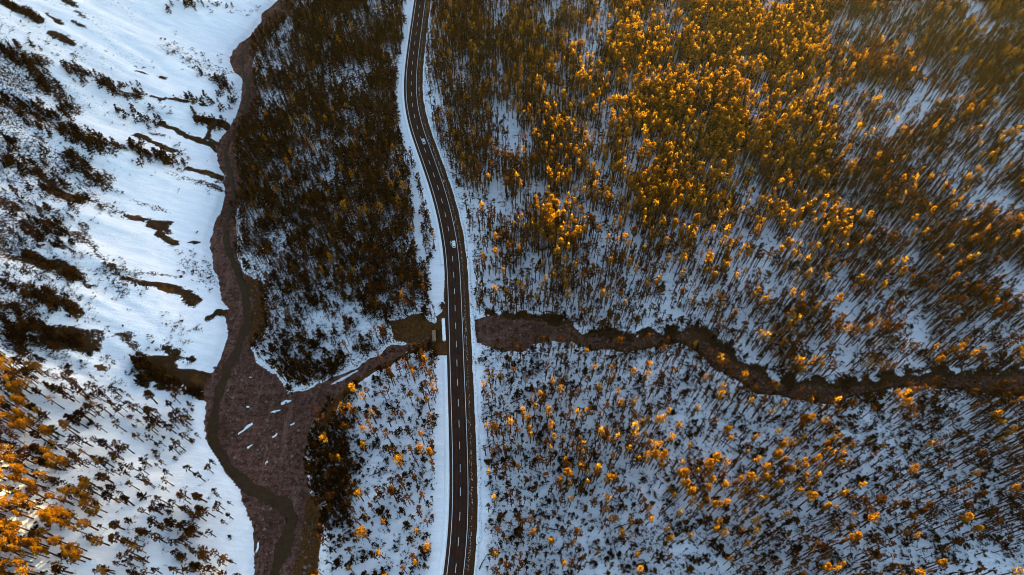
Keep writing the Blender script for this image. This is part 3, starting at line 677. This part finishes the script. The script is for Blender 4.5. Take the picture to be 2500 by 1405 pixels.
for _ in range(1500):
    p = (random.uniform(-40, 612), random.uniform(850, 1440))
    if not inpoly(np.array([p[0]]), np.array([p[1]]), F5)[0]: continue
    k = .50
    for a, b, rx, ry, w in ((160,1005,75,24,-.5),(505,1110,32,40,-.5),(470,1290,45,100,.5),(230,975,60,26,.5),(345,1060,55,50,.4),(60,1150,120,150,.15),(595,1300,25,80,-.35),(330,1330,60,40,-.2),(430,1150,60,40,-.2)):
        k += w * math.exp(-(((p[0] - a) / rx) ** 2 + ((p[1] - b) / ry) ** 2))
    if random.random() < k: slope.append((p[0], p[1], 3 if random.random() < .62 else (1 if random.random() < .5 else 2)))
for _ in range(190):
    p = (abs(random.gauss(0, 120)) - 30, random.uniform(850, 1430))
    if p[0] < 300 and inpoly(np.array([p[0]]), np.array([p[1]]), F5)[0]: slope.append((p[0], p[1], 3))
sp = np.array([(a, b) for a, b, _ in slope]); sxx, syy, szz = P3(sp[:, 0], sp[:, 1])
sgm = sunlit_map(sp[:, 0], sp[:, 1]); sriv = sdp(sxx, syy, RIVP)
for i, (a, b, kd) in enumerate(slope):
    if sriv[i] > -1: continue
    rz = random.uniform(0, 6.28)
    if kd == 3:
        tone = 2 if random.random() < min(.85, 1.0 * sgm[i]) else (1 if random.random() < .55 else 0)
        T.append((0, sxx[i], syy[i], szz[i], random.uniform(.42, .78) + (.12 if tone == 2 else 0), random.uniform(1.1, 1.65), tone, rz))
    elif kd == 1: T.append((1, sxx[i], syy[i], szz[i], random.uniform(.45, 1.0), random.uniform(1.0, 1.5), 0 if random.random() < .6 else 1, rz))
    else: T.append((2, sxx[i], syy[i], szz[i], random.uniform(.45, 1.35), random.uniform(1.0, 1.5), 0, rz))

# how large each one shows in the photograph decides which are built one by one
TA = np.array([t[1:4] for t in T]); KA = np.array([t[0] for t in T]); HA = np.array([t[4] * (14, 6, 1.2, 9)[t[0]] for t in T])
b0 = Q(TA[:, 0], TA[:, 1], TA[:, 2]); b1 = Q(TA[:, 0], TA[:, 1], TA[:, 2] + HA)
dep = TA[:, 1] * ST + (CAM_H - TA[:, 2]) * CT
wid_px = np.array([t[4] * t[5] for t in T]) * np.array([3.5, 3.2, 1.8, 1.7])[KA] * FOC / dep
show = (np.hypot(b1[0] - b0[0], b1[1] - b0[1]) + wid_px) * wid_px
inside = (b1[0] > 12) & (b1[0] < 2488) & (b1[1] > 12) & (b1[1] < 1393) & (b0[1] < 1400)
single = np.zeros(len(T), bool)
for k in range(3):
    idx = np.nonzero((KA == k) & inside)[0]; single[idx[np.argsort(-show[idx])[:300]]] = True

def place(v, t, H):
    s, w = t[4], t[5]; c, sn = math.cos(t[7]), math.sin(t[7]); m = s * w
    x = (v[:, 0] * c - v[:, 1] * sn) * m + t[1]; y = (v[:, 0] * sn + v[:, 1] * c) * m + t[2]
    return np.stack([x, y, v[:, 2] * s + t[3]], 1)
def mass(name, sel, protos, mats, label):
    vv, ff, tt, mi, n = [], [], [], [], 0
    for i in sel:
        t = T[i]; (tv, tf), (cv, cf, ct), H = protos[i % len(protos)]
        vv += [place(tv, t, H), place(cv, t, H)]; ff += [tf + n, cf + n + len(tv)]
        tt += [np.zeros(len(tv)), ct * .85 + random.uniform(-.1, .25)]
        mi += [np.zeros(len(tf), np.int32), np.full(len(cf), 1 + t[6], np.int32)]; n += len(tv) + len(cv)
    me = mesh_np(name, np.vstack(vv), np.vstack(ff), mats, {'tint': ('FLOAT', np.concatenate(tt))})
    me.polygons.foreach_set('material_index', np.concatenate(mi)); me.update()
    return obj(name, me, label=label, kind='stuff')
TM = [M['bark'], M['dark'], M['olive'], M['sun_gold']]
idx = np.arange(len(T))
mass('forest', idx[(KA == 0) & ~single], PINE_LO, TM, 'dense pine forest, sunlit gold and olive crowns, filling the valley floor')
mass('thin_trees', idx[KA == 3], THIN_LO, TM, 'thin spindly trees crowded between the larger pines')
mass('young_growth', idx[(KA == 1) & ~single], CON_LO, TM, 'dark young conifers growing between the pines')
mass('undergrowth', idx[(KA == 2) & ~single], SHR_LO, TM, 'low dark shrubs dotted over the forest snow')
print('trees', [(int((KA == k).sum())) for k in range(3)])

# ------------------------------------------------------------------ the trees that show largest, one by one
PM = {}
def proto_mesh(kind, k, tone):
    key = (kind, k, tone)
    if key not in PM:
        (tv, tf), (cv, cf, ct), H = (PINE_HI, CON_HI, SHR_HI)[kind][k]
        fm = (M['dark'], M['olive'], M['sun_gold'])[tone]
        if kind == 2:
            me = mesh_np('shrub', np.vstack([tv, cv]), np.vstack([tf, cf + len(tv)]), [M['bark'], fm], {'tint': ('FLOAT', np.concatenate([np.zeros(len(tv)), ct]))})
            me.polygons.foreach_set('material_index', np.concatenate([np.zeros(len(tf), np.int32), np.ones(len(cf), np.int32)])); me.update(); PM[key] = (me,)
        else:
            PM[key] = (mesh_np('trunk', tv, tf, M['bark']), mesh_np('crown', cv, cf, fm, {'tint': ('FLOAT', ct)}))
    return PM[key]
ONES = 'zero one two three four five six seven eight nine ten eleven twelve thirteen fourteen fifteen sixteen seventeen eighteen nineteen'.split()
def say(n):
    n = int(round(n))
    if n < 20: return ONES[n]
    return 'twenty thirty forty fifty'.split()[n // 10 - 2] + ('-' + ONES[n % 10] if n % 10 else '')
def where_words(x, y, by):
    """where it stands, in road widths from things one can find"""
    o = float(road_off(np.array([x]), np.array([y]))[0]) / 6.0; d = float(slope_d(np.array([x]), np.array([y]))[0]); up = say(max(0, 1405 - by) / 42.0)
    if d > 0: return '{} road widths upslope of the river, {} above the bottom'.format(say(d / 6), up)
    return '{} road widths {} of road, {} above the bottom'.format(say(abs(o)), 'right' if o > 0 else 'left', up)
TONE = ('dark', 'olive', 'sunlit')
GRP = {0: 'slender pines nearest the camera', 1: 'young conifers nearest the camera', 2: 'low shrubs on the snow'}
LAB = {}
for i in idx[single]: LAB.setdefault(TONE[T[i][6]] + (' pine ', ' conifer ', ' shrub ')[T[i][0]] + where_words(TA[i][0], TA[i][1], b0[1][i]), []).append(i)
LABEL = {}
for lab, mem in LAB.items():
    mem = sorted(mem, key=lambda i: -HA[i]); n = len(mem)
    rank = ['tallest '] + [o + ' tallest ' for o in ('second', 'third', 'fourth', 'fifth', 'sixth', 'seventh', 'eighth', 'ninth', 'tenth', 'eleventh', 'twelfth')]
    for r, i in enumerate(mem): LABEL[i] = ('' if n == 1 else ('taller ', 'shorter ')[r] if n == 2 else rank[min(r, 11)]) + lab
for i in idx[single]:
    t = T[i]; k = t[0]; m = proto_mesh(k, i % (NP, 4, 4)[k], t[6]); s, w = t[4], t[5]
    lab = LABEL[i]
    if k == 2: e = obj('shrub', m[0], label=lab, cat='shrub', group=GRP[2])
    else:
        e = obj(('pine_tree', 'young_conifer')[k], None, label=lab, cat=('pine tree', 'conifer')[k], group=GRP[k])
        obj('trunk', m[0], e); obj('crown', m[1], e)
    e.location = t[1:4]; e.rotation_euler.z = t[7]; e.scale = (s * w, s * w, s)

# ------------------------------------------------------------------ fallen trunks on the snow
LOGS = [((1195,1018),(1240,1002)),((1300,1125),(1345,1112)),((1245,985),(1290,968)),((1375,1120),(1420,1112)),((1455,1035),(1490,1060)),((1170,1390),(1190,1352)),((1340,1290),(1395,1300)),((1620,1250),(1665,1210)),((1715,1255),(1725,1305)),((1860,610),(1900,640)),
        ((1850,790),(1915,780)),((1580,690),(1625,672)),((1940,640),(1985,690)),((2150,770),(2190,800)),((2420,860),(2450,900)),((2180,490),(2215,510)),((1980,1275),(2015,1265)),((2440,1070),(2470,1110)),((930,1150),(900,1165)),((865,1080),(895,1075)),((880,1140),(862,1160)),
        ((1700,480),(1750,485)),((1420,1020),(1450,1005)),((1190,1355),(1240,1345)),((1500,1290),(1545,1275)),((2060,560),(2095,600)),((2300,1230),(2340,1260)),((1760,1075),(1800,1105)),((1330,760),(1370,765)),((1480,1010),(1455,985)),((1000,660),(985,690)),((1880,1280),(1925,1265)),((590,1160),(581,1187)),((587,1222),(605,1210)),((650,1262),(659,1287)),((1225,846),(1262,838)),((1500,842),(1535,836)),((1000,862),(1030,850))]
for n, (p, q) in enumerate(LOGS):
    (x1, y1), (x2, y2) = UL([p, q]); L = math.hypot(x2 - x1, y2 - y1); z1, z2 = height(np.array([x1, x2]), np.array([y1, y2]))
    e = bpy.data.objects.new('fallen_trunk', None); COL.objects.link(e); e.location = (x1, y1, z1 + .22); e.rotation_euler.z = math.atan2(y2 - y1, x2 - x1)
    b = MB(); b.tube([(0, 0, 0), (L * .4, .12, .1), (L, -.1, z2 - z1 + .25)], [.24, .18, .06], 7); obj('stem', b.mesh('stem', M['deadwood'], True), e)
    for k in range(4):
        b = MB(); t = random.uniform(.45, .95); s = random.choice((-1, 1)); b.tube([(L * t, 0, .1), (L * t + .7, s * random.uniform(.5, 1.1), random.uniform(.1, .6))], [.05, .015], 4)
        obj('branch', b.mesh('branch', M['deadwood']), e)
    e['category'] = 'fallen trunk'; e['group'] = 'fallen trunks lying on the snow'
    e['label'] = 'fallen trunk lying ' + where_words(x1, y1, p[1])

# ------------------------------------------------------------------ stones of the river bed and the stream
ico = np.array([(0, 0, 1), (.9, 0, .1), (.2, .85, 0), (-.8, .5, .15), (-.7, -.6, 0), (.3, -.9, .1), (0, 0, -.6)]); icf = np.array([(0, 1, 2), (0, 2, 3), (0, 3, 4), (0, 4, 5), (0, 5, 1), (6, 2, 1), (6, 3, 2), (6, 4, 3), (6, 5, 4), (6, 1, 5)])
stx, sty = rng.uniform(-150, 260, 60000), rng.uniform(35, 400, 60000)
inb = (sdp(stx, sty, RIVP) > .5) | ((sdp(stx, sty, GUL_E) > -.5) & (rng.uniform(0, 1, 60000) < .8)) | (sdp(stx, sty, GUL_W) > 0)
inb &= (dline(stx, sty, wc[::6]) > 2.6) & (np.abs(road_off(stx, sty)) > 9); stx, sty = stx[inb][:5200], sty[inb][:5200]; stz = height(stx, sty)
vv = []; ff = []
for i in range(len(stx)):
    r = .18 + .75 * random.random() ** 5; c, sn = math.cos(i), math.sin(i); k = ico * [r * random.uniform(.8, 1.5), r, r * .7]
    vv.append(np.stack([k[:, 0] * c - k[:, 1] * sn + stx[i], k[:, 0] * sn + k[:, 1] * c + sty[i], k[:, 2] + stz[i] + .1], 1)); ff.append(icf + 7 * i)
obj('river_stones', mesh_np('river_stones', np.vstack(vv), np.vstack(ff), mat_plain('stone', (.035, .018, .013), (.27, .155, .12), .45, .9)), label='loose stones strewn over the river bed and stream', kind='stuff')

# ------------------------------------------------------------------ cars
M['glass'] = mat_flat('car_glass', (.012, .015, .016), .08)
M['tyre'] = mat_flat('tyre', (.015, .015, .015), .8)
M['lamp'] = mat_flat('lamp_glass', (.7, .7, .68), .1)
M['tail'] = mat_flat('tail_glass', (.35, .01, .008), .2)
M['rim'] = mat_flat('alloy', (.4, .4, .4), .3, Metallic=.8)
def car(px, py, back, paint, label, heading):
    (x, y), = UL([(px, py)], .6)
    i = int(np.argmin((ROAD[:, 1] - y) ** 2 + (ROAD[:, 0] - x) ** 2)); a = math.atan2(rt[i, 1], rt[i, 0]) + (math.pi if heading < 0 else 0)
    e = bpy.data.objects.new('car', None); COL.objects.link(e); e.location = (x, y, .245); e.rotation_euler.z = a; e['label'] = label; e['category'] = 'car'
    # lower body: cross-sections from nose (+x) to tail, bevelled at the shoulder
    st = [(-2.15, .55, .50, .78), (-2.05, .74, .32, .95), (-1.5, .86, .24, .98), (-.5, .89, .22, .97), (.7, .89, .22, .95), (1.5, .86, .24, .88), (2.0, .72, .30, .74), (2.14, .5, .42, .66)]
    v = []; f = []
    for X_, w, z0, z1 in st:
        for yy, z in ((-w * .9, z0), (-w, z0 + .15), (-w, z1 - .14), (-w * .86, z1), (w * .86, z1), (w, z1 - .14), (w, z0 + .15), (w * .9, z0)): v.append((X_, yy, z))
    for k in range(len(st) - 1):
        for j in range(8): f.append((k * 8 + j, k * 8 + (j + 1) % 8, k * 8 + 8 + (j + 1) % 8, k * 8 + 8 + j))
    f += [tuple(range(8))[::-1], tuple((len(st) - 1) * 8 + j for j in range(8))]
    b = MB(); b.add(v, f); body = obj('body', b.mesh('body', paint, True), e)
    b = MB()                                        # glazed cabin
    rx0, rx1 = back
    v = [(rx0 - .32, -.76, .94), (1.0, -.76, .92), (1.0, .76, .92), (rx0 - .32, .76, .94), (rx0, -.62, 1.44), (rx1, -.62, 1.46), (rx1, .62, 1.46), (rx0, .62, 1.44)]
    b.add(v, [(0, 1, 5, 4), (1, 2, 6, 5), (2, 3, 7, 6), (3, 0, 4, 7)]); obj('window_band', b.mesh('window_band', M['glass']), e)
    b = MB(); v = []
    for X_, z in ((rx0 - .06, 1.43), (rx0 + .1, 1.5), (rx1 - .15, 1.52), (rx1 + .05, 1.45)):
        for yy, dz in ((-.66, -.05), (-.5, 0), (.5, 0), (.66, -.05)): v.append((X_, yy, z + dz))
    b.add(v, [(k * 4 + j, k * 4 + j + 1, k * 4 + j + 5, k * 4 + j + 4) for k in range(3) for j in range(3)]); obj('roof', b.mesh('roof', paint, True), e)
    b = MB()
    for s in (-1, 1):
        b.tube([(1.0, s * .77, .92), (rx1, s * .63, 1.46)], [.045, .045], 5); b.tube([(rx0 - .32, s * .77, .94), (rx0, s * .63, 1.44)], [.06, .06], 5); b.tube([(-.2, s * .775, .94), (-.2, s * .635, 1.46)], [.04, .04], 5)
    obj('pillars', b.mesh('pillars', paint), e)
    for X_ in (-1.35, 1.35):
        for s in (-1, 1):
            b = MB(); b.tube([(X_, s * .68, .32), (X_, s * .9, .32)], [.32, .32], 16); w = obj('wheel', b.mesh('wheel', M['tyre']), e)
            b = MB(); b.tube([(X_, s * .88, .32), (X_, s * .915, .32)], [.2, .19], 12); obj('rim', b.mesh('rim', M['rim']), w)
    for s in (-1, 1):
        b = MB(); b.box((2.04, s * .55, .66), (.2, .32, .14)); obj('headlight', b.mesh('headlight', M['lamp']), e)
        b = MB(); b.box((-2.1, s * .62, .76), (.14, .24, .16)); obj('tail_light', b.mesh('tail_light', M['tail']), e)
        b = MB(); b.box((.85, s * .98, .98), (.16, .2, .13)); obj('mirror', b.mesh('mirror', paint), e)
car(1108, 597, (-1.75, .35), mat_flat('white_paint', (.72, .78, .74), .25), 'white estate car driving on the middle stretch of road', 1)
car(1034.5, 346, (-1.2, .3), mat_flat('pale_blue_paint', (.42, .53, .58), .25), 'pale blue car on the upper bend of the road', 1)

# ------------------------------------------------------------------ thin evening haze in the valley air
t = NT('valley_haze'); t.m.node_tree.links.new(t.n('VolumePrincipled', Color=(1.0, .84, .55), Density=2.4e-5, Anisotropy=.85).outputs[0], t.out.inputs['Volume'])
b = MB(); b.box((0, 200, 126), (7600, 7600, 276)); obj('haze', b.mesh('haze', t.m), label='thin warm haze in the valley air', kind='stuff')
